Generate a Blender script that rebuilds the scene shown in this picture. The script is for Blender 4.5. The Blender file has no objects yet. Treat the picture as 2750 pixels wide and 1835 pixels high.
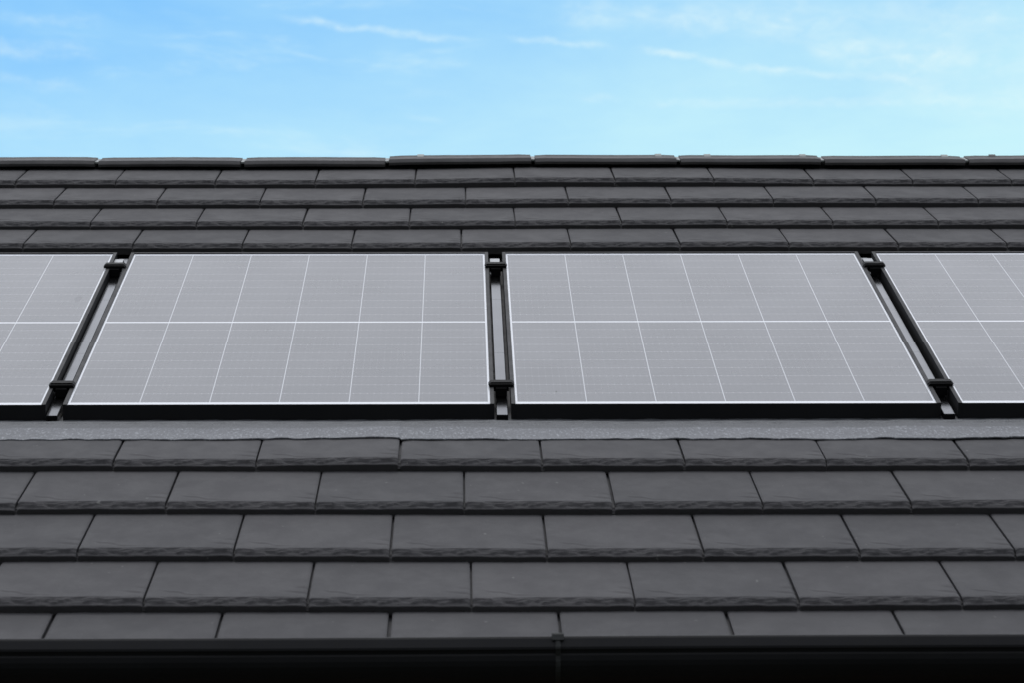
import bpy, math, random
import numpy as np
from mathutils import Matrix, Vector

random.seed(7)
rng = np.random.default_rng(11)
scene = bpy.context.scene
COL = scene.collection

# ------------------------------------------------------------------ frames
PITCH = math.radians(35)
LIFT = 4.37                                   # roof-frame origin above the ground
RM = Matrix.Translation((0, 0, LIFT)) @ Matrix.Rotation(PITCH, 4, 'X')   # (u along eave, v up slope, n out)
RMI = RM.inverted()
PW, PH, GAP = 1.038, 1.755, 0.041             # solar panel width, height, gap
PITCHX = PW + GAP

# ------------------------------------------------------------------ helpers
class MB:
    def __init__(s): s.v = []; s.f = []; s.m = []
    def add(s, vs, fs, mi=0):
        o = len(s.v); s.v += [tuple(p) for p in vs]; s.f += [tuple(i + o for i in f) for f in fs]; s.m += [mi] * len(fs)
    def box(s, x0, x1, y0, y1, z0, z1, mi=0):
        vs = [(x, y, z) for z in (z0, z1) for y in (y0, y1) for x in (x0, x1)]
        s.add(vs, [(0, 2, 3, 1), (4, 5, 7, 6), (0, 1, 5, 4), (2, 6, 7, 3), (0, 4, 6, 2), (1, 3, 7, 5)], mi)
    def prism(s, prof, x0, x1, mi=0):
        """closed (y,z) outline swept along x"""
        n = len(prof)
        vs = [(x0, y, z) for y, z in prof] + [(x1, y, z) for y, z in prof]
        fs = [(i, (i + 1) % n, n + (i + 1) % n, n + i) for i in range(n)]
        fs += [tuple(range(n - 1, -1, -1)), tuple(range(n, 2 * n))]
        s.add(vs, fs, mi)
    def prism_y(s, prof, y0, y1, mi=0):
        """closed (x,z) outline swept along y"""
        n = len(prof)
        vs = [(x, y0, z) for x, z in prof] + [(x, y1, z) for x, z in prof]
        fs = [((i + 1) % n, i, n + i, n + (i + 1) % n) for i in range(n)]
        fs += [tuple(range(n)), tuple(range(2 * n - 1, n - 1, -1))]
        s.add(vs, fs, mi)
    def build(s, name, mats, parent=None, matrix=None, smooth=False, bevel=0, fixn=True):
        me = bpy.data.meshes.new(name)
        me.from_pydata(s.v, [], s.f)
        if not isinstance(mats, (list, tuple)): mats = [mats]
        for m in mats: me.materials.append(m)
        me.polygons.foreach_set('material_index', s.m)
        if fixn:
            import bmesh
            bm = bmesh.new(); bm.from_mesh(me); bmesh.ops.recalc_face_normals(bm, faces=bm.faces)
            bm.to_mesh(me); bm.free()
        if smooth: me.polygons.foreach_set('use_smooth', [True] * len(me.polygons))
        me.update()
        return link(name, me, parent, matrix, bevel)

def link(name, me, parent=None, matrix=None, bevel=0):
    o = bpy.data.objects.new(name, me)
    COL.objects.link(o)
    if parent: o.parent = parent
    if matrix is not None: o.matrix_basis = matrix
    if bevel:
        b = o.modifiers.new('bevel', 'BEVEL'); b.width = bevel; b.segments = 2; b.limit_method = 'ANGLE'; b.angle_limit = math.radians(35)
    return o

def grid_mesh(name, V, quads, mat, smooth_mask=None):
    me = bpy.data.meshes.new(name)
    V = np.asarray(V, dtype=np.float32); quads = np.asarray(quads, dtype=np.int32)
    me.vertices.add(len(V)); me.vertices.foreach_set('co', V.ravel())
    me.loops.add(quads.size); me.loops.foreach_set('vertex_index', quads.ravel())
    me.polygons.add(len(quads))
    me.polygons.foreach_set('loop_start', np.arange(0, quads.size, 4, dtype=np.int32))
    me.polygons.foreach_set('loop_total', np.full(len(quads), 4, dtype=np.int32))
    if smooth_mask is not None: me.polygons.foreach_set('use_smooth', np.asarray(smooth_mask, dtype=bool))
    me.materials.append(mat)
    me.update(calc_edges=True); me.validate()
    return me

def thing(name, label, cat, loc=(0, 0, 0), rot=(0, 0, 0), group=None):
    o = bpy.data.objects.new(name, None); COL.objects.link(o)
    o.location = loc; o.rotation_euler = rot; o.empty_display_size = .1
    o['label'] = label; o['category'] = cat
    if group: o['group'] = group
    return o

def structure(o):
    o['kind'] = 'structure'; return o

# ------------------------------------------------------------------ material helpers
def new_mat(name):
    m = bpy.data.materials.new(name); m.use_nodes = True
    nt = m.node_tree; b = nt.nodes['Principled BSDF']
    return m, nt, b

class N:
    """tiny node-graph helper"""
    def __init__(s, nt): s.nt = nt
    def node(s, t, **kw):
        n = s.nt.nodes.new(t)
        for k, v in kw.items(): setattr(n, k, v)
        return n
    def set(s, sock, v):
        if isinstance(v, bpy.types.NodeSocket): s.nt.links.new(v, sock)
        else: sock.default_value = v
    def math(s, op, a, b=None, c=None, clamp=False):
        n = s.node('ShaderNodeMath', operation=op); n.use_clamp = clamp
        s.set(n.inputs[0], a)
        if b is not None: s.set(n.inputs[1], b)
        if c is not None: s.set(n.inputs[2], c)
        return n.outputs[0]
    def ramp(s, x, a, b, lo=0., hi=1., smooth=True):
        n = s.node('ShaderNodeMapRange'); n.interpolation_type = 'SMOOTHSTEP' if smooth else 'LINEAR'
        s.set(n.inputs[0], x); n.inputs[1].default_value = a; n.inputs[2].default_value = b
        n.inputs[3].default_value = lo; n.inputs[4].default_value = hi
        return n.outputs[0]
    def mix(s, f, a, b, mode='MIX'):
        n = s.node('ShaderNodeMix', data_type='RGBA', blend_type=mode)
        s.set(n.inputs[0], f); s.set(n.inputs[6], a); s.set(n.inputs[7], b)
        return n.outputs[2]
    def noise(s, vec, scale, detail=3, rough=.5, mult=None, w=None, dist=0.):
        if mult is not None:
            mp = s.node('ShaderNodeMapping'); mp.inputs['Scale'].default_value = mult
            s.nt.links.new(vec, mp.inputs[0]); vec = mp.outputs[0]
            if w is not None: mp.inputs['Location'].default_value = (w, w * .7, w * 1.3)
        n = s.node('ShaderNodeTexNoise'); s.nt.links.new(vec, n.inputs['Vector'])
        n.inputs['Scale'].default_value = scale; n.inputs['Detail'].default_value = detail
        n.inputs['Roughness'].default_value = rough; n.inputs['Distortion'].default_value = dist
        return n.outputs['Fac']
    def bump(s, h, strength, dist, bsdf):
        n = s.node('ShaderNodeBump'); n.inputs['Strength'].default_value = strength; n.inputs['Distance'].default_value = dist
        s.set(n.inputs['Height'], h); s.nt.links.new(n.outputs[0], bsdf.inputs['Normal'])

def simple(name, col, rough=.5, metal=0., spec=.5, bump=0., bscale=200., var=0., vscale=8.):
    m, nt, b = new_mat(name); g = N(nt)
    b.inputs['Roughness'].default_value = rough; b.inputs['Metallic'].default_value = metal
    b.inputs['Specular IOR Level'].default_value = spec
    tc = g.node('ShaderNodeTexCoord').outputs['Object']
    c = tuple(col) + (1,)
    v = max(var, .06)
    f = g.ramp(g.noise(tc, vscale, 5, .6), .3, .7)
    lo = tuple(x * (1 - v) for x in col) + (1,); hi = tuple(x * (1 + v) for x in col) + (1,)
    nt.links.new(g.mix(f, lo, hi), b.inputs['Base Color'])
    r = g.noise(tc, vscale * 2.3, 4, .6)
    nt.links.new(g.ramp(r, .25, .75, rough * .85, min(1, rough * 1.15), False), b.inputs['Roughness'])
    if bump: g.bump(g.noise(tc, bscale, 3), bump, .001, b)
    return m

# concrete slate tile
def tile_material():
    m, nt, b = new_mat('tile_concrete'); g = N(nt)
    tc = g.node('ShaderNodeTexCoord').outputs['Object']
    big = g.ramp(g.noise(tc, 2.3, 4, .6), .3, .7)
    mid = g.ramp(g.noise(tc, 14., 5, .65, (1, .6, 1)), .3, .7)
    at = g.node('ShaderNodeAttribute', attribute_name='shade'); at.attribute_type = 'GEOMETRY'
    c1 = g.mix(big, (.0520, .0513, .0540, 1), (.0545, .0535, .0562, 1))
    c2 = g.mix(g.math('MULTIPLY', mid, .18), c1, (.0600, .0588, .0620, 1))
    tint = g.mix(at.outputs['Fac'], (.93, .935, .945, 1), (1.06, 1.05, 1.055, 1))
    c3 = g.mix(1., c2, tint, 'MULTIPLY')
    # pale weather specks and faint run marks down the slope
    sp = g.math('MULTIPLY', g.ramp(g.noise(tc, 60., 2, .5, (1, .5, 1)), .735, .78), .6)
    c4 = g.mix(sp, c3, (.14, .14, .135, 1))
    run = g.math('MULTIPLY', g.ramp(g.noise(tc, 9., 4, .6, (6, .7, 1), 3.), .52, .8), .13)
    c5 = g.mix(run, c4, (.070, .069, .072, 1))
    nt.links.new(c5, b.inputs['Base Color'])
    nt.links.new(g.ramp(mid, 0, 1, .64, .76, False), b.inputs['Roughness'])
    b.inputs['Specular IOR Level'].default_value = .17
    z = g.node('ShaderNodeAttribute', attribute_name='zone'); z.attribute_type = 'GEOMETRY'
    h = g.math('ADD', g.math('MULTIPLY', g.noise(tc, 90., 4, .6, (1, .5, 1)), .35), g.math('MULTIPLY', g.noise(tc, 400., 2, .5), .15))
    rv = g.noise(tc, 55., 4, .7, (1, 3.6, 1), 4., 1.2)
    h = g.math('ADD', h, g.math('MULTIPLY', z.outputs['Fac'], g.math('MULTIPLY', g.math('ABSOLUTE', g.math('SUBTRACT', rv, .5)), 4.)))
    g.bump(h, .8, .0015, b)
    return m

def glass_material(name, spots=()):
    """half-cut solar cells under glass, laid out in the panel's own coordinates (x 0 = middle, y 0 = bottom edge)"""
    m, nt, b = new_mat(name); g = N(nt)
    tc = g.node('ShaderNodeTexCoord').outputs['Object']
    sx = g.node('ShaderNodeSeparateXYZ'); nt.links.new(tc, sx.inputs[0])
    x, y = sx.outputs[0], sx.outputs[1]
    CP, RP, MG = .1683, .0843, .0055          # column pitch, row pitch, half of the middle gap
    yy = g.math('SUBTRACT', g.math('ABSOLUTE', g.math('SUBTRACT', y, PH / 2)), MG)
    colgap = g.math('LESS_THAN', g.math('PINGPONG', x, CP / 2), .00115)
    border = g.math('GREATER_THAN', g.math('ABSOLUTE', x), 3 * CP - .001)
    midgap = g.math('LESS_THAN', yy, 0.)
    edge = g.math('GREATER_THAN', yy, 10 * RP - .001)
    rowgap = g.math('LESS_THAN', g.math('PINGPONG', yy, RP / 2), .00105)
    white = g.math('MAXIMUM', g.math('MAXIMUM', border, midgap), edge)
    white = g.math('MAXIMUM', white, g.math('MULTIPLY', colgap, .60))
    white = g.math('MAXIMUM', white, g.math('MULTIPLY', rowgap, .34))
    bus = g.math('LESS_THAN', g.math('PINGPONG', g.math('ADD', x, CP / 20), CP / 20), .00055)
    pad = g.math('MULTIPLY', bus, g.math('LESS_THAN', g.math('PINGPONG', yy, RP / 2), .004))
    white = g.math('MAXIMUM', white, g.math('MULTIPLY', bus, .045))
    white = g.math('MAXIMUM', white, g.math('MULTIPLY', pad, .40))
    # cell-to-cell tone
    ci = g.node('ShaderNodeCombineXYZ')
    nt.links.new(g.math('FLOOR', g.math('DIVIDE', x, CP)), ci.inputs[0]); nt.links.new(g.math('FLOOR', g.math('DIVIDE', yy, RP)), ci.inputs[1])
    wn = g.node('ShaderNodeTexWhiteNoise', noise_dimensions='3D'); nt.links.new(ci.outputs[0], wn.inputs[0])
    cell = g.mix(wn.outputs['Value'], CELL_A, CELL_B)
    dust = g.math('MULTIPLY', g.ramp(g.noise(tc, 3., 6, .65, (1, .5, 1)), .35, .75), .06)
    cell = g.mix(dust, cell, (.34, .34, .36, 1))
    c = g.mix(white, cell, (.67, .69, .73, 1))
    for (px, py, r, col) in spots:
        d = g.math('SQRT', g.math('ADD', g.math('POWER', g.math('SUBTRACT', x, px), 2.), g.math('POWER', g.math('MULTIPLY', g.math('SUBTRACT', y, py), .27), 2.)))
        sm_ = g.ramp(d, r * .6, r, col[3], 0.); c = g.mix(sm_, c, tuple(col[:3]) + (1,))
        for nm_, lv in (('Coat Weight', .27), ('Specular IOR Level', .5)):   # dirt kills the gloss
            nt.links.new(g.math('MULTIPLY', g.math('SUBTRACT', 1., sm_), lv), b.inputs[nm_])
    nt.links.new(c, b.inputs['Base Color'])
    b.inputs['Roughness'].default_value = .26
    b.inputs['IOR'].default_value = 1.5; b.inputs['Specular IOR Level'].default_value = .5
    b.inputs['Coat Weight'].default_value = .27; b.inputs['Coat Roughness'].default_value = .16; b.inputs['Coat IOR'].default_value = 1.5
    nt.links.new(g.ramp(g.noise(tc, 2.2, 5, .6), .3, .7, .22, .30, False), b.inputs['Roughness'])
    return m

CELL_A = (.034, .037, .046, 1); CELL_B = (.040, .042, .051, 1)

def flashing_material():
    m, nt, b = new_mat('lead_flashing'); g = N(nt)
    tc = g.node('ShaderNodeTexCoord').outputs['Object']
    fine = g.noise(tc, 170., 4, .7, (1, .30, 1))
    big = g.ramp(g.noise(tc, 7., 5, .6, (.6, 1.5, 1)), .3, .7)
    c = g.mix(big, (.074, .079, .090, 1), (.098, .103, .116, 1))
    c = g.mix(g.ramp(fine, .52, .66), c, (.215, .228, .245, 1))
    c = g.mix(g.math('MULTIPLY', g.ramp(fine, .46, .30), .7), c, (.045, .048, .055, 1))
    # darker margin along the upper edge of the strip, speckle mostly covered
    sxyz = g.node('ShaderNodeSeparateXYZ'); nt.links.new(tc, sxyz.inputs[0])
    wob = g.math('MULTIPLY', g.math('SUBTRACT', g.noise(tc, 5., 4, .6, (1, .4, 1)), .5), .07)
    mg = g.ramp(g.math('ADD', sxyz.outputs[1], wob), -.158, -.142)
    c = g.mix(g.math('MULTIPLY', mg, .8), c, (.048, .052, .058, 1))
    nt.links.new(c, b.inputs['Base Color'])
    b.inputs['Metallic'].default_value = .25; b.inputs['Roughness'].default_value = .50
    g.bump(fine, .9, .003, b)
    return m

def brick_material():
    m, nt, b = new_mat('render_wall'); g = N(nt)
    tc = g.node('ShaderNodeTexCoord').outputs['Object']
    br = g.node('ShaderNodeTexBrick'); mp = g.node('ShaderNodeMapping'); mp.inputs['Rotation'].default_value = (math.radians(90), 0, 0)
    nt.links.new(tc, mp.inputs[0]); nt.links.new(mp.outputs[0], br.inputs[0])
    br.inputs['Color1'].default_value = (.21, .10, .07, 1); br.inputs['Color2'].default_value = (.28, .14, .09, 1); br.inputs['Mortar'].default_value = (.32, .30, .27, 1)
    br.inputs['Scale'].default_value = 1.; br.inputs['Brick Width'].default_value = .225; br.inputs['Row Height'].default_value = .075; br.inputs['Mortar Size'].default_value = .008
    nt.links.new(br.outputs[0], b.inputs['Base Color']); b.inputs['Roughness'].default_value = .85
    return m

def ground_material():
    m, nt, b = new_mat('lawn'); g = N(nt)
    tc = g.node('ShaderNodeTexCoord').outputs['Object']
    f = g.ramp(g.noise(tc, .6, 6, .65), .3, .7); h = g.noise(tc, 40., 4, .7)
    c = g.mix(f, (.028, .040, .016, 1), (.045, .052, .026, 1)); c = g.mix(g.ramp(h, .4, .8), c, (.06, .07, .035, 1))
    nt.links.new(c, b.inputs['Base Color']); b.inputs['Roughness'].default_value = .95
    g.bump(h, 1., .03, b)
    return m

M_TILE = tile_material()
M_RIDGE = simple('ridge_concrete', (.070, .068, .069), .7, 0, .30, .3, 300, .12, 14)
M_FRAME = simple('black_anodised_frame', (.013, .0135, .015), .50, 0, .13, 0, 200, .1, 6)
M_CLAMP = simple('black_clamp', (.005, .005, .0055), .5, 0, .06)
M_RAIL = simple('grey_rail_aluminium', (.100, .104, .114), .13, 1., .5, .05, 300, .12, 5)
M_PLATE = simple('bright_plate', (.30, .31, .32), .40, .5, .5, 0, 200, .1, 30)
M_TRAY = simple('black_tray', (.012, .012, .013), .55, 0, .3)
M_GUTTER = simple('black_gutter_plastic', (.008, .0083, .0095), .5, 0, .12, .05, 60, .1, 4)
M_ROLL = simple('ridge_mesh', (.020, .021, .024), .7, 0, .3)
M_UNION = simple('ridge_union_plastic', (.22, .24, .235), .5, 0, .4, 0, 200, .1, 20)
M_FASCIA = simple('black_fascia', (.010, .010, .010), .5, 0, .3)
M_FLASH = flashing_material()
M_WALL = brick_material()
M_GROUND = ground_material()

# ------------------------------------------------------------------ ground
gm = MB(); gm.add([(-400, -400, 0), (400, -400, 0), (400, 400, 0), (-400, 400, 0)], [(0, 1, 2, 3)])
structure(gm.build('ground', M_GROUND, fixn=False))

# ------------------------------------------------------------------ house root
HOUSE_LOC = Vector((0, 0, 0))
house = thing('house', 'single storey house with dark grey slate-look tiled roof behind its black gutter', 'house', HOUSE_LOC)
HM = Matrix.Translation(-HOUSE_LOC) @ RM      # roof frame inside the house
UX0, UX1 = -3.55, 3.55                        # roof extent along the eave

# ------------------------------------------------------------------ moulded tile
W, G = .3222, .338
TH = .0155                                    # upright nose face

def lattice(nx, ny, seed):
    return np.random.default_rng(seed).random((ny, nx))
def vnoise(x, y, L):
    """smooth value noise on lattice L (wraps)"""
    ny, nx = L.shape
    xi = np.floor(x).astype(int); yi = np.floor(y).astype(int); fx = x - xi; fy = y - yi
    fx = fx * fx * (3 - 2 * fx); fy = fy * fy * (3 - 2 * fy)
    a = L[yi % ny, xi % nx]; b = L[yi % ny, (xi + 1) % nx]; c = L[(yi + 1) % ny, xi % nx]; d = L[(yi + 1) % ny, (xi + 1) % nx]
    return (a * (1 - fx) + b * fx) * (1 - fy) + (c * (1 - fx) + d * fx) * fy
LA, LB, LC, LD = (lattice(64, 64, s) for s in (1, 2, 3, 4))

def tile_height(s, t, sd):
    """height of the moulded top above the nose edge; s across 0..W, t up from the nose; sd shifts the wear, not the mould"""
    Lz = .023 + .007 * (vnoise(s / .045, s * 0 + 3.3, LA) - .5) + .004 * (vnoise(s / .014, s * 0 + 8.1, LB) - .5)
    k = np.clip(t / Lz, 0, 1)
    drop = .0100
    tri = lambda x: 2 * np.abs(x - np.floor(x + .5)) * 2 - 1
    cr = [(.96 + .16 * (vnoise(s / .02, s * 0 + 4, LA) - .5), .90, 11.),
          (.62 + .17 * tri(s / .043 + .3 * vnoise(s / .08, s * 0 + 2, LB)) + .10 * (vnoise(s / .011, s * 0 + 1, LC) - .5), 1.0, 17.),
          (.40 + .20 * tri(s / .061 + .37 + .4 * vnoise(s / .09, s * 0 + 6, LC)) + .10 * (vnoise(s / .009, s * 0 + 3, LD) - .5), 1.0, 23.),
          (.18 + .10 * (vnoise(s / .017, s * 0 + 5, LD) - .5), .6, 29.)]
    base = .0036 * (1 - (1 - k) ** 1.25)
    tot = 0.
    for c0, wgt, sd_ in cr:
        am = .0046 * wgt * np.clip(vnoise(s / .024, s * 0 + sd_, LA) * 2.2 - .45, .05, 1)
        x = (t - c0 * Lz) / .0016
        base = base + am / (1 + np.exp(-np.clip(x, -30, 30) * 2.2)); tot = tot + am
    base = base + (drop - .0036 - tot) * np.clip(k, 0, 1) ** 1.0
    flat = -(np.maximum(t - Lz, 0)) * .0755
    # riven strata in the nose zone: long across, short up the tile
    env = np.exp(-((t - Lz * .55) / (Lz * .62)) ** 2)
    r1 = vnoise(s / .021 + t / .016, t / .0064 + .8 * np.sin(s / .013), LC) - .5
    r2 = vnoise(s / .009, t / .0042, LD) - .5
    ridge = (np.abs(r1) * -2 + .5)
    riv = env * (.0009 * ridge + .0009 * r2)
    riv *= (.55 + .9 * vnoise(s / .07, s * 0 + 1.7, LB))
    h = base + flat + riv
    # the moulded crack low on the left and the nicks beside the left edge
    tc = .078 - .62 * (s - .03) + .004 * np.sin(s / .008)
    tc = np.where(s > .085, .044 - .12 * (s - .085), tc)
    amp = np.clip((s - .022) / .012, 0, 1) * np.clip((.15 - s) / .07, 0, 1)
    d = t - tc
    h -= .0013 * amp * np.exp(-((d + .0035) / .0042) ** 2); h += .0009 * amp * np.exp(-((d - .0035) / .0050) ** 2)
    for (s0, t0, l, a) in ((.012, .175, .020, .0010), (.016, .120, .016, .0007), (.010, .232, .016, .0007), (W - .018, .10, .020, .0008), (W - .012, .155, .014, .0006), (W - .022, .060, .025, .0010)):
        dd = (t - t0 + .35 * (s - s0)) / .0065
        h -= 1.5 * a * (np.exp(-(dd + .5) ** 2) - .8 * np.exp(-(dd - .8) ** 2)) * np.exp(-((s - s0) / l) ** 2)
    h += .0002 * (vnoise(s / .09 + sd, t / .12, LA) - .5) + .0001 * (vnoise(s / .03 + sd * 1.7, t / .05, LB) - .5)
    # rounded arris at both long sides
    e = np.minimum(s, W - .0048 - s)
    h -= .0020 * np.exp(-(np.maximum(e, 0) / .0030) ** 1.5)
    return h

def tile_geom(fine):
    wt = W - .0048
    if fine:
        s = np.concatenate([[0, .0012, .003], np.linspace(.0065, wt - .0065, 84), [wt - .003, wt - .0012, wt]])
        t = np.concatenate([np.arange(0, .034, .00125), np.arange(.036, .10, .0045), np.linspace(.105, .245, 10), [.30, G + .045]])
    else:
        s = np.linspace(0, wt, 14); t = np.concatenate([np.linspace(0, .036, 5), [.08, .2, G + .045]])
    return s, t

def make_tile(u0, v0, dnL, dnR, fine, k, wide=1., jit=True):
    """returns verts (roof frame), quads; t below vlow trimmed when cut"""
    s, t = tile_geom(fine)
    S, T = np.meshgrid(s, t)
    sd = (k * 1.37) % 17
    H = tile_height(S, T, sd)
    j = rng.normal(0, 1, 4) if jit else np.zeros(4)
    du = j[0] * .0006; dv = j[1] * .0012; rot = j[2] * .0012
    dn = dnL + (dnR - dnL) * (S / W)
    nose_w = .0016 * (vnoise(S / .05 + sd, S * 0 + 5.5, LA) - .5)          # wander of the nose edge
    fade = np.exp(-T / .02)
    U = u0 + .0018 + S * wide + du
    V = v0 + T + dv + rot * (S - W / 2) * 3 + nose_w * fade * 2
    Z = .045 + H + dn + nose_w * fade
    top = np.stack([U, V, Z], -1)                                          # (nt, ns, 3)
    nt_, ns = S.shape
    depth = TH + .006
    # ring: nose face (two rows), side skirts
    nose1 = top[0] + np.array([0, -.0010, -.0022]); nose2 = top[0] + np.array([0, .0035, -depth])
    skL = top[:, 0] + np.array([0, 0, -.015]); skR = top[:, -1] + np.array([0, 0, -.015])
    # interlock tongue carried under the neighbour: closes the joint a few millimetres down
    tv = np.minimum(T[:, -1], T.max()); e0 = top[:, -1] + np.array([-.001, 0, -.0105]); e0[0, 1] += .0035; e1 = e0 + np.array([.0100, 0, 0.])
    e2 = e0[:1] + np.array([0, .002, -.017]); e3 = e1[:1] + np.array([0, .002, -.017])
    verts = np.concatenate([top.reshape(-1, 3), nose1, nose2, skL, skR, e0, e1, e2, e3])
    i = np.arange(nt_ - 1)[:, None] * ns + np.arange(ns - 1)[None, :]
    q = [np.stack([i, i + 1, i + 1 + ns, i + ns], -1).reshape(-1, 4)]
    b1 = nt_ * ns; b2 = b1 + ns; b3 = b2 + ns; b4 = b3 + nt_
    a = np.arange(ns - 1)
    q.append(np.stack([b1 + a, b1 + a + 1, a + 1, a], -1)); q.append(np.stack([b2 + a, b2 + a + 1, b1 + a + 1, b1 + a], -1))
    c = np.arange(nt_ - 1)
    q.append(np.stack([b3 + c, c * ns, (c + 1) * ns, b3 + c + 1], -1)[:, ::-1][:, [3, 0, 1, 2]])
    q.append(np.stack([c * ns + ns - 1, b4 + c, b4 + c + 1, (c + 1) * ns + ns - 1], -1))
    b5 = b4 + nt_; b6 = b5 + nt_; b7 = b6 + nt_
    q.append(np.stack([b5 + c, b6 + c, b6 + c + 1, b5 + c + 1], -1)); q.append(np.array([[b7, b7 + 1, b6, b5]]))
    zone = np.zeros(len(verts)); zone[:nt_ * ns] = np.exp(-(T / .030) ** 4).ravel(); zone[b1:b3] = .6
    sm = np.concatenate([np.ones(len(q[0]), bool), np.ones(len(q[1]), bool), np.zeros(sum(len(a_) for a_ in q[2:]), bool)])
    return verts, np.concatenate(q), sm, zone

def course(v0, ua, xs, ds, first=UX0, last=UX1, skip=None, special=None, W=W):
    """one course of tiles; ua = a joint position; xs/ds = lift of the course along u"""
    k0 = math.floor((first - ua) / W); k1 = math.ceil((last - ua) / W)
    Vs, Qs, Ss, Sh, Zs, n = [], [], [], [], [], 0
    for k in range(k0, k1):
        u0 = ua + k * W
        if skip and u0 + W > skip[0] and u0 < skip[1]: continue
        fine = abs(u0 + W / 2) < 2.15
        dl, dr = np.interp(u0, xs, ds), np.interp(u0 + W, xs, ds)
        dl += rng.normal(0, .0004); dr += rng.normal(0, .0004)
        if special and abs(u0 - special[0]) < .05: dl += special[1]; dr += special[2]
        v, q, sm, zn = make_tile(u0, v0, dl, dr, fine, k + int(v0 * 7), 1. if W < .325 else 1.0165)
        if v[:, 0].max() <= first + .004 or v[:, 0].min() >= last - .004: continue
        v[:, 0] = np.clip(v[:, 0], first, last)                            # cut at the verge
        Vs.append(v); Qs.append(q + n); Ss.append(sm); Zs.append(zn); n += len(v)
        Sh.append(np.full(len(v), rng.random()))
    me = grid_mesh('tile_course', np.concatenate(Vs), np.concatenate(Qs), M_TILE, np.concatenate(Ss))
    at = me.attributes.new('shade', 'FLOAT', 'POINT'); at.data.foreach_set('value', np.concatenate(Sh).astype(np.float32))
    at = me.attributes.new('zone', 'FLOAT', 'POINT'); at.data.foreach_set('value', np.concatenate(Zs).astype(np.float32))
    return link('tile_course', me, house, HM)

COURSES = [  # nose v, a joint u, lift table (u, mm) measured along the course
    (2.8477, -1.5342, [-1.5, -.85, -.5, -.2, .1, .45, .75, 1.1, 1.5], [-1.4, -3.1, -2.4, -.3, 5.1, 5.3, 3.2, -1.8, -2.2]),
    (2.5118, -1.3720, [-1.4, -.7, -.4, -.05, .25, .55, .9, 1.2], [-.8, -2.4, -1.8, -.8, 2.0, 1.6, 1.2, 2.0]),
    (2.1764, -1.2223, [-1.2, 0, .4, .7, 1.3], [-1.0, -.6, 1.4, 1.0, .6]),
    (1.8525, -1.3861, [-1.4, -.7, -.1, .3, .8, 1.2], [.2, -.8, -.6, 2.0, 1.0, -.4]),
    (-.5238, -.8851, [-.9, -.3, .3, 1.1], [1.5, .3, -.4, -1.5]),
    (-.8657, -1.0599, [-1., -.7, -.4, .2, .9], [1.6, 2.6, -.2, -1.2, -1.2]),
    (-1.2099, -.8909, [-.9, -.5, 0, .4, 1.1], [3., 1.5, -.8, -1.5, -1.7]),
    (-1.5364, -.7257, [-.8, -.3, .3, 1.], [2.3, 1., -1., -.6]),
    (-1.8700, -.8982, [-1, 1], [0, 0]),
]
UA9 = -.5650
for (v0, ua, xs, ds) in COURSES:
    sp = (-.5645, 0., .0042) if v0 == -.5238 else None
    course(v0, ua, xs, [d * .001 for d in ds], special=sp, W=.3294 if v0 == -1.87 else W)
# the courses either side of the panel array, out of the photograph
for i in range(6):
    for a_, b_ in ((UX0, -2.225), (2.225, UX1)):
        course(1.8525 - G * (i + 1), -1.3861 + (W / 2 if i % 2 == 0 else 0), [-1, 1], [0, 0], first=a_, last=b_)

# ------------------------------------------------------------------ ridge caps
CAP_J = [(-1.3062, -.5), (-.8227, -.5), (-.3436, -.5), (.142, -.5), (.6256, -.5), (1.106, -.5), (1.5869, -.5)]
js = [-1.3062 - .484 * k for k in range(4, 0, -1)] + [j[0] for j in CAP_J] + [1.5869 + .484 * k for k in range(1, 4)]
cap_lift = {4: (-.0015, -.0015), 5: (-.0015, -.0015), 3: (-.0005, -.0005), 6: (.0030, .0078), 7: (.0058, .0050), 8: (.0042, .0036), 9: (.0018, .0012), 10: (.0022, .0015)}
A_V, A_N = 3.286, .050                          # apex in the roof frame
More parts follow.
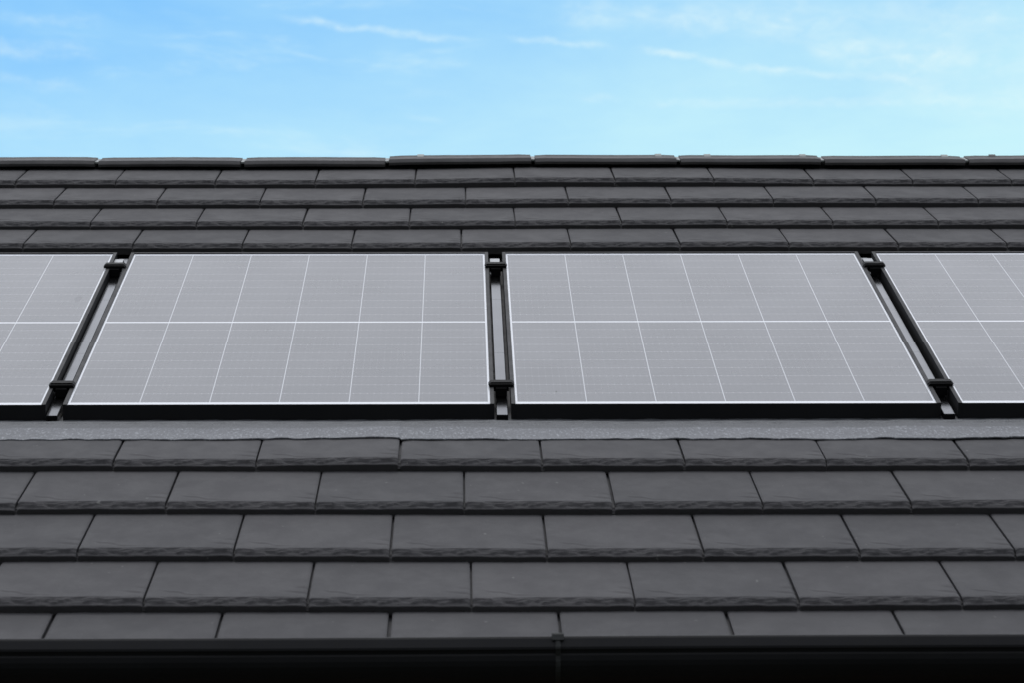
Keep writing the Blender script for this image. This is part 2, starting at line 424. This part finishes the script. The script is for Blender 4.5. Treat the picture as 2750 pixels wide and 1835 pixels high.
# the rear leg is the front leg mirrored about the vertical plane through the apex
def mirror(v, n):
    w = RM @ Vector((0, v, n)); a = RM @ Vector((0, A_V, A_N))
    p = RMI @ Vector((0, 2 * a.y - w.y, w.z)); return p.y, p.z
def cap_profile(grow=0.):
    f = [(3.150, .0455), (3.148, .054), (3.151, .0575), (3.158, .0640)]   # lower edge, arris
    apex = [(A_V - .018, .0502), (A_V, .0515), ]
    pr = f + apex
    outer = [(v, n) for v, n in pr]
    rear = [mirror(v, n) for v, n in pr[:-1]][::-1]
    inner_v = [mirror(3.165, .0420), (A_V, .036), (3.165, .0420)]
    return outer + rear + inner_v
PROF = cap_profile()
for i in range(len(js) - 1):
    a, b = js[i] + .0070, js[i + 1] - .0070
    la, lb = cap_lift.get(i, (0., 0.))
    mb = MB(); n = len(PROF); SEG = 12
    vs = []
    for k in range(SEG + 1):
        f = k / SEG; x = a + (b - a) * f; e = 0.0035 if k in (0, SEG) else 0.
        x2 = x
        for (v, nn) in PROF:
            sh = e * .7
            vs.append((x2, v + (sh if v < A_V else -sh), nn + la + (lb - la) * f - sh * .6 + .0005 * math.sin(7 * f + i) + random.uniform(-.0002, .0002)))
    fs = []
    for k in range(SEG):
        for q in range(n):
            fs.append((k * n + q, k * n + (q + 1) % n, (k + 1) * n + (q + 1) % n, (k + 1) * n + q))
    fs.append(tuple(range(n - 1, -1, -1))); fs.append(tuple(range(SEG * n, SEG * n + n)))
    mb.add(vs, fs)
    cap = mb.build('ridge_cap', M_RIDGE, house, HM)
    # the pale union strip that shows in the joint at its right end
    x0, x1 = js[i + 1] - .0070 + .0012, js[i + 1] + .0070 - .0012
    l = (lb + cap_lift.get(i + 1, (0, 0))[0]) / 2 - .0022
    u = MB(); pts = [(3.166, .060), (A_V - .006, .0490), mirror(A_V - .006, .0490), mirror(3.166, .060)]
    low = [(v, nn - .006) for v, nn in pts][::-1]
    u.prism([(v, nn + l) for v, nn in pts + low], x0, x1)
    u.build('ridge_union', M_UNION, cap, Matrix.Identity(4))
    # screw cover clip riding the top of some caps
    clip = {5: [], 6: [1128.], 7: [1780.], 8: [1915., 2177.], 9: [2568.], 10: [2700.]}.get(i, [])
    for px in clip:
        uc = (px - 1375) / 818. + .069
        cl = la + (lb - la) * (uc - a) / (b - a)
        k_ = MB(); w = .011
        k_.prism([(A_V - .022, .0500 + cl), (A_V - .014, .0534 + cl), (A_V + .003, .0548 + cl), (A_V + .003, .0515 + cl)], uc - w, uc + w)
        k_.build('cover_clip', M_UNION if i < 10 else M_RIDGE, cap, Matrix.Identity(4))

# ridge roll: dark pleated strip dressed over the top course
ss = np.arange(UX0, UX1, .0035); rowsn = 5
Vv = []
hump = lambda u: np.interp(u, [-1.5, -.5, -.2, .1, .45, .75, 1.1, 1.5], [-.002, -.002, 0, .005, .005, .003, -.0015, -.002])
for r in range(rowsn):
    f = r / (rowsn - 1)
    pl = .0022 * np.sin(ss * 2 * math.pi / .0155) * (1 - f) ** .7
    edge = .004 * (vnoise(ss / .08, ss * 0 + 2, LA) - .5) * (1 - f)
    Vv.append(np.stack([ss, 3.184 + .05 * f + edge, .0355 + .010 * f ** .6 + pl + hump(ss)], -1))
Vv.append(np.stack([ss, 3.184 + 0 * ss + .002, .024 + hump(ss)], -1))
Vv = np.array(Vv); Vv = np.concatenate([Vv[-1:], Vv[:-1]])
i_ = np.arange(rowsn)[:, None] * len(ss) + np.arange(len(ss) - 1)[None, :]
q_ = np.stack([i_, i_ + 1, i_ + 1 + len(ss), i_ + len(ss)], -1).reshape(-1, 4)
link('ridge_roll', grid_mesh('ridge_roll', Vv.reshape(-1, 3), q_, M_ROLL), house, HM)

# ------------------------------------------------------------------ deck, tray, rear slope, walls
mb = MB(); mb.box(UX0, UX1, -1.86, 3.23, -.06, -.008)
mb.build('roof_deck', M_TRAY, house, HM)
mb = MB()
mb.box(-2.24, 2.24, -.06, 1.90, -.004, .004)
for k in range(-20, 21): mb.box(k * .108 - .012, k * .108 + .012, -.02, 1.80, .0045, .009)
mb.build('mounting_tray', M_TRAY, house, HM)
# rear slope mirrored in the ridge
mb = MB()
p0 = mirror(3.24, .02); p1 = mirror(-1.87, .02)
for k in range(15):
    va = 3.20 - k * G; vb = va - G
    q = [mirror(va, .022), mirror(vb, .047), mirror(vb, .030), mirror(va, .005)]
    mb.prism(q, UX0, UX1)
mb.build('rear_roof', M_TILE, house, HM)
ew = RM @ Vector((0, -1.87, .045)); yr = 2 * (RM @ Vector((0, A_V, A_N))).y - ew.y   # eave lines in the world
zc = ew.z - .075
mb = MB(); wy0, wy1 = ew.y + .38, yr - .38
apex = RM @ Vector((0, A_V, -.12)); so = zc
mb.box(UX0 + .12, UX1 - .12, wy0, wy1, 0, so)
mb.add([(UX0 + .12, wy0, so), (UX0 + .12, wy1, so), (UX0 + .12, apex.y, apex.z), (UX1 - .12, wy0, so), (UX1 - .12, wy1, so), (UX1 - .12, apex.y, apex.z)], [(0, 1, 2), (3, 5, 4), (0, 2, 5, 3), (1, 4, 5, 2)])
mb.build('wall', M_WALL, house, Matrix.Translation(-HOUSE_LOC), fixn=False)
for y0_, y1_ in ((ew.y + .040, ew.y + .062), (yr - .062, yr - .040)):
    mb = MB(); mb.box(UX0, UX1, y0_, y1_, zc - .11, zc + .045)
    mb.build('fascia', M_FASCIA, house, Matrix.Translation(-HOUSE_LOC))
for y0_, y1_ in ((ew.y + .0625, wy0 - .002), (wy1 + .002, yr - .0625)):
    mb = MB(); mb.box(UX0, UX1, y0_, y1_, zc - .100, zc - .088)
    mb.build('soffit', M_FASCIA, house, Matrix.Translation(-HOUSE_LOC))

# ------------------------------------------------------------------ gutter
RIM_Y, RIM_Z = -1.665, LIFT - 1.0205
outer = [(.0045, .0), (.001, .0012), (-.003, -.0008), (-.0055, -.005), (-.0085, -.022), (-.0075, -.0262), (-.0045, -.0285)]
outer += [(.053 - .0515 * math.cos(a), -.030 - .048 * math.sin(a)) for a in [math.radians(d) for d in range(8, 176, 12)]]
outer += [(.108, .004), (.1055, .004)]
inner = [(.052 + .0535 * math.cos(a), -.030 - .045 * math.sin(a)) for a in [math.radians(d) for d in range(4, 180, 12)]]
inner += [(-.0015, -.026), (-.0035, -.022), (.0005, -.006), (.0045, -.004)]
prof = outer + inner
mb = MB(); n = len(prof); xs_ = np.linspace(UX0, UX1, 29); vs = []
for x in xs_:
    dz = .0019 * x + .0006 * math.sin(x * 4.1)
    vs += [(x, RIM_Y + y, RIM_Z + z + dz) for y, z in prof]
fs = [(k * n + i, k * n + (i + 1) % n, (k + 1) * n + (i + 1) % n, (k + 1) * n + i) for k in range(len(xs_) - 1) for i in range(n)]
fs += [tuple(range(n - 1, -1, -1)), tuple(range((len(xs_) - 1) * n, len(xs_) * n))]
mb.add(vs, fs)
gutter = mb.build('gutter', M_GUTTER, house, Matrix.Translation(-HOUSE_LOC))
def gutter_union(xc):
    u = MB(); dz = .0019 * xc
    # clip folded over the rim
    u.prism([(RIM_Y + y, RIM_Z + z + dz) for y, z in [(.012, -.012), (.012, .0055), (-.004, .0065), (-.0095, .002), (-.0120, -.010), (-.0085, -.010), (-.0065, .000), (-.003, .0025), (.008, .0020), (.008, -.012)]], xc - .012, xc + .010)
    st = [(y - .0035, z - .0005) for y, z in outer[3:-4]]; st2 = [(y + .0002, z) for y, z in outer[3:-4]][::-1]
    u.prism([(RIM_Y + y, RIM_Z + z + dz) for y, z in st + st2], xc - .0055, xc + .0035)
    u.build('gutter_clip', M_GUTTER_CLIP, gutter, Matrix.Identity(4), bevel=.0008)
M_GUTTER_CLIP = simple('worn_gutter_clip', (.020, .0215, .022), .6, 0, .15, 0, 200, .2, 60)
for xc in (.0765, -3.1, 3.3): gutter_union(xc)

# ------------------------------------------------------------------ flashing
ss = np.concatenate([np.arange(-2.3, -1.2, .03), np.arange(-1.2, 1.25, .005), np.arange(1.25, 2.3, .03)])
vf = np.array([.06, 0., -.02, -.045, -.07, -.085, -.090, -.0945, -.099, -.11, -.13, -.155, -.18, -.21, -.24, -.265, -.275, -.28])
rows_ = []
tl = lambda v: .045 + .010 - .0755 * (v + .5238 - .023)          # top of the tiles below it
edgew = -.004 + .012 * (vnoise(ss / .11, ss * 0 + 4.2, LA) - .5) + .009 * (vnoise(ss / .022, ss * 0 + 1.2, LB) - .5)
step = .0042 * np.clip((ss + .5645) / W, 0, 1) * (ss < -.243)
for r, v in enumerate(vf):
    f = r / (len(vf) - 1)
    base = np.where(v > -.13, np.interp(v, [-.13, -.099, -.090, -.02, .06], [tl(-.13) + .0035, tl(-.099) + .0030, tl(-.09) + .0062, .0145, .006]), tl(v) + .0035)
    wav = .0045 * (vnoise(ss / .33 + 2, ss * 0 + .5, LC) - .4) * np.exp(-((v + .07) / .07) ** 2) + .0014 * (vnoise(ss / .06, np.full_like(ss, v / .05), LD) - .5)
    fold = .0013 * (ss < -.022 - .10 * v) + .0012 * ((ss > .93 + .05 * v) & (ss < 1.6)) if v < -.012 else 0.   # laps between lengths
    vv = v + edgew * f ** 2
    rows_.append(np.stack([ss, vv, base + wav + fold + step * f + .0004 * np.sin(ss * 90 + r)], -1))
rows_.append(rows_[-1] + np.array([0, .001, -.0035]))
R_ = np.array(rows_); nr, nc = R_.shape[:2]
i_ = np.arange(nr - 1)[:, None] * nc + np.arange(nc - 1)[None, :]
q_ = np.stack([i_, i_ + nc, i_ + nc + 1, i_ + 1], -1).reshape(-1, 4)
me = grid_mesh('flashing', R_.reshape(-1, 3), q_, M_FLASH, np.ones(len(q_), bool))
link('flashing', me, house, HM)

# ------------------------------------------------------------------ solar panels
def panel_meshes():
    x = PW / 2; LIP, BLIP, TOP, FH = .0100, .0035, .052, .040
    z0, z1 = TOP - FH, TOP
    fr = MB()
    # side rails, bottom rail, top rail: butted, lip over the glass
    for s in (-1, 1):
        xa, xb = sorted((s * x, s * (x - LIP))); fr.box(xa, xb, 0, PH, z0, z1)
    xi = x - LIP
    fr.box(-xi, xi, 0, BLIP, z0, z1 - .0012)
    fr.box(-xi, xi, PH - .010, PH, z0, z1)
    for s in (-1, 1):                        # return flanges at the back of the frame
        xa, xb = sorted((s * xi, s * (xi - .022))); fr.box(xa, xb, BLIP, PH - .010, z0 + .0003, z0 + .0018)
    gl = MB(); gl.box(-xi, xi, BLIP, PH - .010, z1 - .0068, z1 - .0032)
    return fr, gl
fr, gl = panel_meshes()
LOCS = [(-1.5 * PITCHX, 'solar panel at the left photo edge, with a round grey smudge on its glass', [(.4706, 1.161, .0135, (.05, .05, .055, .24))]),
        (-.5 * PITCHX, 'clean whole solar panel between the smudged panel and the centre rail', []),
        (.5 * PITCHX, 'whole solar panel right of the centre rail, tiny black speck on its glass', [(-.4071, .127, .0024, (.004, .004, .004, .8))]),
        (1.5 * PITCHX, 'clean solar panel cut off by the right photo edge', [])]
fr_me = None
for i, (uc, lab, spots) in enumerate(LOCS):
    loc = RM @ Vector((uc, 0, 0))
    t = thing('solar_panel', lab, 'solar panel', loc, (PITCH, 0, 0), 'solar panels set side by side in the roof')
    if fr_me is None:
        fo = fr.build('frame', M_FRAME, t, bevel=.0006); fr_me = fo.data
        go = gl.build('cell_glass', glass_material('cell_glass', spots), t); gl_me = go.data
    else:
        link('frame', fr_me, t, None, .0006)
        gm_ = gl_me.copy(); gm_.materials[0] = glass_material('cell_glass', spots)
        link('cell_glass', gm_, t)

# ------------------------------------------------------------------ rails and clamps in the gaps
GAPS = [(-PITCHX, -.0035, 'left'), (0., -.0016, 'middle'), (PITCHX, -.0035, 'right')]
RAIL_LAB = {'left': 'grey metal rail lying in the gap beside the smudged left panel',
            'middle': 'grey metal rail lying in the gap between the two whole panels',
            'right': 'grey metal rail lying in the gap beside the right-hand cut-off panel'}
def rail_mesh():
    w = .0140; top = .030
    pr = [(-w, .010), (-w, top), (-w + .0015, top + .0008), (w - .0015, top + .0008), (w, top), (w, .010)]
    a = MB(); a.prism_y(pr, -.024, .6000); a.prism_y(pr, .6012, 1.2250); a.prism_y(pr, 1.2262, 1.765)
    return a
rail0 = None
for k, (uc, off, nm) in enumerate(GAPS):
    loc = RM @ Vector((uc + off, 0, 0))
    t = thing('mounting_rail', RAIL_LAB[nm], 'rail', loc, (PITCH, 0, 0), 'rails in the gaps between solar panels')
    if rail0 is None:
        rail0 = rail_mesh().build('rail_channel', M_RAIL, t)
        e = MB(); e.prism_y([(-.0132, .0105), (-.0132, .0290), (.0132, .0290), (.0132, .0105)], -.0262, -.0243)
        cap0 = e.build('end_cap', M_CLAMP, t)
    else:
        for src in (rail0, cap0):
            c = src.copy(); COL.objects.link(c); c.parent = t

CL = {('left', 1): 'black clamp across the top of the gap left of the clean whole panel',
      ('left', 0): 'black clamp near the bottom of the gap left of the clean whole panel',
      ('middle', 1): 'black clamp across the top of the gap between the two whole panels',
      ('middle', 0): 'black clamp near the bottom of the gap between the two whole panels',
      ('right', 1): 'black clamp across the top of the gap right of the speckled whole panel',
      ('right', 0): 'black clamp near the bottom of the gap right of the speckled whole panel'}
def clamp_parts(t):
    top = .0528; w = .0325
    a = MB()
    # cap: bar with chamfered ends, rib along its front, ends turned down a touch
    a.prism_y([(-w, top + .0030), (-w + .007, top + .0098), (w - .007, top + .0098), (w, top + .0030), (w - .004, top), (-w + .004, top)], -.008, .017)
    a.prism_y([(-w + .001, top + .0002), (-w + .005, top + .0066), (w - .005, top + .0066), (w - .001, top + .0002), (w - .007, top - .0012), (-w + .007, top - .0012)], -.016, -.0081)
    c1 = a.build('clamp_cap', M_CLAMP, t, bevel=.0008)
    b = MB(); b.box(-.0138, .0138, -.026, .012, .0312, top - .0014)
    b.box(-.0188, .0188, -.0095, .0095, .040, .0515)
    c2 = b.build('clamp_body', M_CLAMP, t)
    return [c1, c2]
proto = None; plate0 = None
CPOS = {('left', 1): (-1.0858, 1.553), ('middle', 1): (.0003, 1.553), ('right', 1): (1.0827, 1.553), ('left', 0): (-1.0797, .176), ('middle', 0): (-.0013, .176), ('right', 0): (1.0803, .176)}
for (nm, up), (uc, vc) in CPOS.items():
    loc = RM @ Vector((uc, vc, 0))
    t = thing('panel_clamp', CL[(nm, up)], 'clamp', loc, (PITCH, 0, random.uniform(-.01, .01)), 'black clamps holding the panel edges')
    if proto is None: proto = clamp_parts(t)
    else:
        for src in proto:
            c = src.copy(); COL.objects.link(c); c.parent = t
    if up:
        if plate0 is None:
            m_ = MB(); m_.box(-.0165, .0115, .045, .140, .0360, .0450); m_.box(-.0172, -.0138, -.040, .0145, .0375, .0405)
            plate0 = m_.build('back_plate', M_PLATE, t, bevel=.0006)
        else:
            c = plate0.copy(); COL.objects.link(c); c.parent = t

# ------------------------------------------------------------------ world
world = bpy.data.worlds.new('World'); scene.world = world; world.use_nodes = True
nt = world.node_tree; g = N(nt); bg = nt.nodes['Background']
SUN_EL, SUN_ROT = math.radians(78), math.radians(-20)
sky = g.node('ShaderNodeTexSky'); sky.sky_type = 'NISHITA'; sky.sun_disc = False
sky.sun_elevation = SUN_EL; sky.sun_rotation = SUN_ROT; sky.air_density = 1.0; sky.dust_density = .6; sky.ozone_density = 2.0
tc = g.node('ShaderNodeTexCoord').outputs['Generated']
sp = g.node('ShaderNodeSeparateXYZ'); nt.links.new(tc, sp.inputs[0]); X, Y, Z = sp.outputs
AZ = g.math('DIVIDE', X, g.math('MAXIMUM', Y, .05))
S_ = .15                                         # background strength; cloud radiances are divided by it
def rad(r, gg, b): return (r / S_, gg / S_, b / S_, 1)
base = g.mix(1., sky.outputs[0], (.52, 1.14, 1.36, 1), 'MULTIPLY')
pv = g.node('ShaderNodeCombineXYZ'); nt.links.new(AZ, pv.inputs[0]); nt.links.new(Z, pv.inputs[1])
P = pv.outputs[0]
# thin veil: thicker to the right and towards the horizon
veil = g.math('ADD', g.ramp(AZ, -.17, .20, .17, .68, False), g.ramp(Z, .458, .410, 0., .34, False))
veil = g.math('ADD', veil, g.math('MULTIPLY', g.math('SUBTRACT', g.noise(P, 9., 8, .62, (1, 3.6, 1), None, .3), .5), .55))
veil = g.math('MINIMUM', g.math('MAXIMUM', veil, 0.), .93)
c = g.mix(veil, base, rad(.61, .925, .975))
# wisps of cirrus
w1 = g.ramp(g.noise(P, 16., 8, .62, (1, 5.5, 1), 1.3, .4), .52, .80)
w1 = g.math('MULTIPLY', w1, g.ramp(g.noise(P, 6., 3, .5, (1, 2, 1), 5.), .42, .62))
c = g.mix(g.math('MULTIPLY', w1, .55), c, rad(.74, .95, .97))
# long broken streak sloping down to the right
WOB = g.math('SUBTRACT', g.noise(P, 60., 4, .6, (1, 1.6, 1), 3.), .5)
BRK = g.ramp(g.noise(P, 40., 4, .6, (1, 2, 1), 5.), .36, .60, .42, 1.)
FINE = g.ramp(g.noise(P, 90., 6, .7, (1, 3.2, 1), 9., .8), .34, .66, .35, 1.)
def streak(c, x0, z0, x1, z1, w, a, seed, brk):
    sl = (z1 - z0) / (x1 - x0)
    wob = g.math('MULTIPLY', WOB, min(w, .003) * 3.4)
    d = g.math('ADD', g.math('SUBTRACT', Z, g.math('MULTIPLY_ADD', g.math('SUBTRACT', AZ, x0), sl, z0)), wob)
    m = g.ramp(g.math('ABSOLUTE', d), 0., w, 1., 0.)
    ends = g.math('MULTIPLY', g.ramp(AZ, x0 - .004, x0 + .010), g.ramp(AZ, x1 + .004, x1 - .012))
    br = g.math('MULTIPLY', BRK, FINE)
    return g.mix(g.math('MULTIPLY', g.math('MULTIPLY', m, ends), g.math('MULTIPLY', br, a * .8)), c, rad(.80, .965, .975))
for st in [
        (-.0585, .4515, .0065, .4458, .0015, .62, 0, 0), (.0152, .4470, .0505, .4438, .0015, .62, 0, 0),
        (.0600, .4430, .1145, .4346, .0020, .80, 0, 0), (.1100, .4356, .1570, .4312, .0016, .50, 0, 0),
        (-.1560, .4490, -.1150, .4480, .0030, .34, 0, 0), (-.1580, .4408, -.1180, .4400, .0036, .42, 0, 0),
        (-.1580, .4318, -.1230, .4312, .0026, .40, 0, 0), (.0395, .4312, .0520, .4306, .0018, .70, 0, 0),
        (-.0220, .4352, -.0150, .4348, .0010, .50, 0, 0), (-.0160, .4262, -.0040, .4250, .0012, .45, 0, 0),
        (.0600, .4290, .1720, .4255, .0020, .36, 0, 0), (-.0580, .4425, -.0420, .4408, .0009, .38, 0, 0),
        (.0330, .4540, .1150, .4480, .0055, .50, 0, 0), (.1150, .4425, .1700, .4375, .0052, .72, 0, 0),
        (.1740, .4462, .1860, .4458, .0018, .50, 0, 0), (.1350, .4300, .2000, .4230, .0080, .45, 0, 0), (.0700, .4545, .1950, .4440, .0100, .42, 0, 0),
        (.1250, .4380, .1980, .4330, .0070, .50, 0, 0)]:
    c = streak(c, *st)
# unseen cloud deck overhead and behind the camera, shaped to light the roof
deck_m = g.math('MAXIMUM', g.ramp(g.math('ADD', Z, g.math('MULTIPLY', g.math('SUBTRACT', g.noise(tc, 2.2, 5, .55), .5), .12)), .50, .60),
                g.ramp(Y, .55, .10))
tone = g.ramp(g.noise(tc, 1.6, 6, .55, (1, 1, 1.6)), .3, .7, .88, 1.12)
lvl = g.math('MULTIPLY', g.ramp(Y, -.75, .62, (1.15), (1.12)), tone)
lvl = g.math('MULTIPLY', lvl, g.math('MULTIPLY', g.ramp(Z, .06, .38, .16, 1.), g.ramp(Z, .70, .93, 1.06, .84, False)))
cm = g.node('ShaderNodeCombineColor')
for k, f in enumerate((.955, .99, 1.075)): nt.links.new(g.math('MULTIPLY', lvl, f / S_), cm.inputs[k])
c = g.mix(deck_m, c, cm.outputs[0])
c = g.mix(g.ramp(Z, .0, -.03), c, rad(.03, .035, .025))
nt.links.new(c, bg.inputs['Color']); bg.inputs['Strength'].default_value = S_

# ------------------------------------------------------------------ sun behind the cloud
sl = bpy.data.lights.new('sun', 'SUN'); sl.energy = .6; sl.angle = math.radians(16); sl.color = (1., .985, .96)
so_ = bpy.data.objects.new('sun', sl); COL.objects.link(so_)
dirn = Vector((math.sin(SUN_ROT) * math.cos(SUN_EL), math.cos(SUN_ROT) * math.cos(SUN_EL), math.sin(SUN_EL)))
so_.rotation_euler = (-dirn).to_track_quat('-Z', 'Y').to_euler(); so_.location = (0, 0, 12)

# ------------------------------------------------------------------ camera (solved from the panel corners)
R = [[0.9998741696068383, -0.015739723712466243, 0.0019763730646703654], [-0.0017858757130240679, -0.23548329720000402, -0.9718767552461333], [0.015762474455908164, 0.9717509340552598, -0.23548177543444213]]
C_ = Vector((-0.10545003709483106, -7.836904989233794, 2.10606133781459))
r_, d_, f_ = (Vector(x) for x in R)
rot = Matrix((r_, -d_, -f_)).transposed().to_4x4()
cam = bpy.data.cameras.new('camera'); co = bpy.data.objects.new('camera', cam); COL.objects.link(co)
co.matrix_world = RM @ Matrix.Translation(C_) @ rot
cam.sensor_width = 36; cam.lens = 9033.06 / 2750 * 36; cam.clip_end = 2000; cam.clip_start = .1
cam.dof.use_dof = True; cam.dof.focus_distance = 9.0; cam.dof.aperture_fstop = 12.0
scene.camera = co

scene.render.engine = 'CYCLES'; scene.cycles.pixel_filter_width = 1.1
scene.view_settings.view_transform = 'Standard'; scene.view_settings.look = 'None'
scene.view_settings.exposure = 0; scene.view_settings.gamma = 1
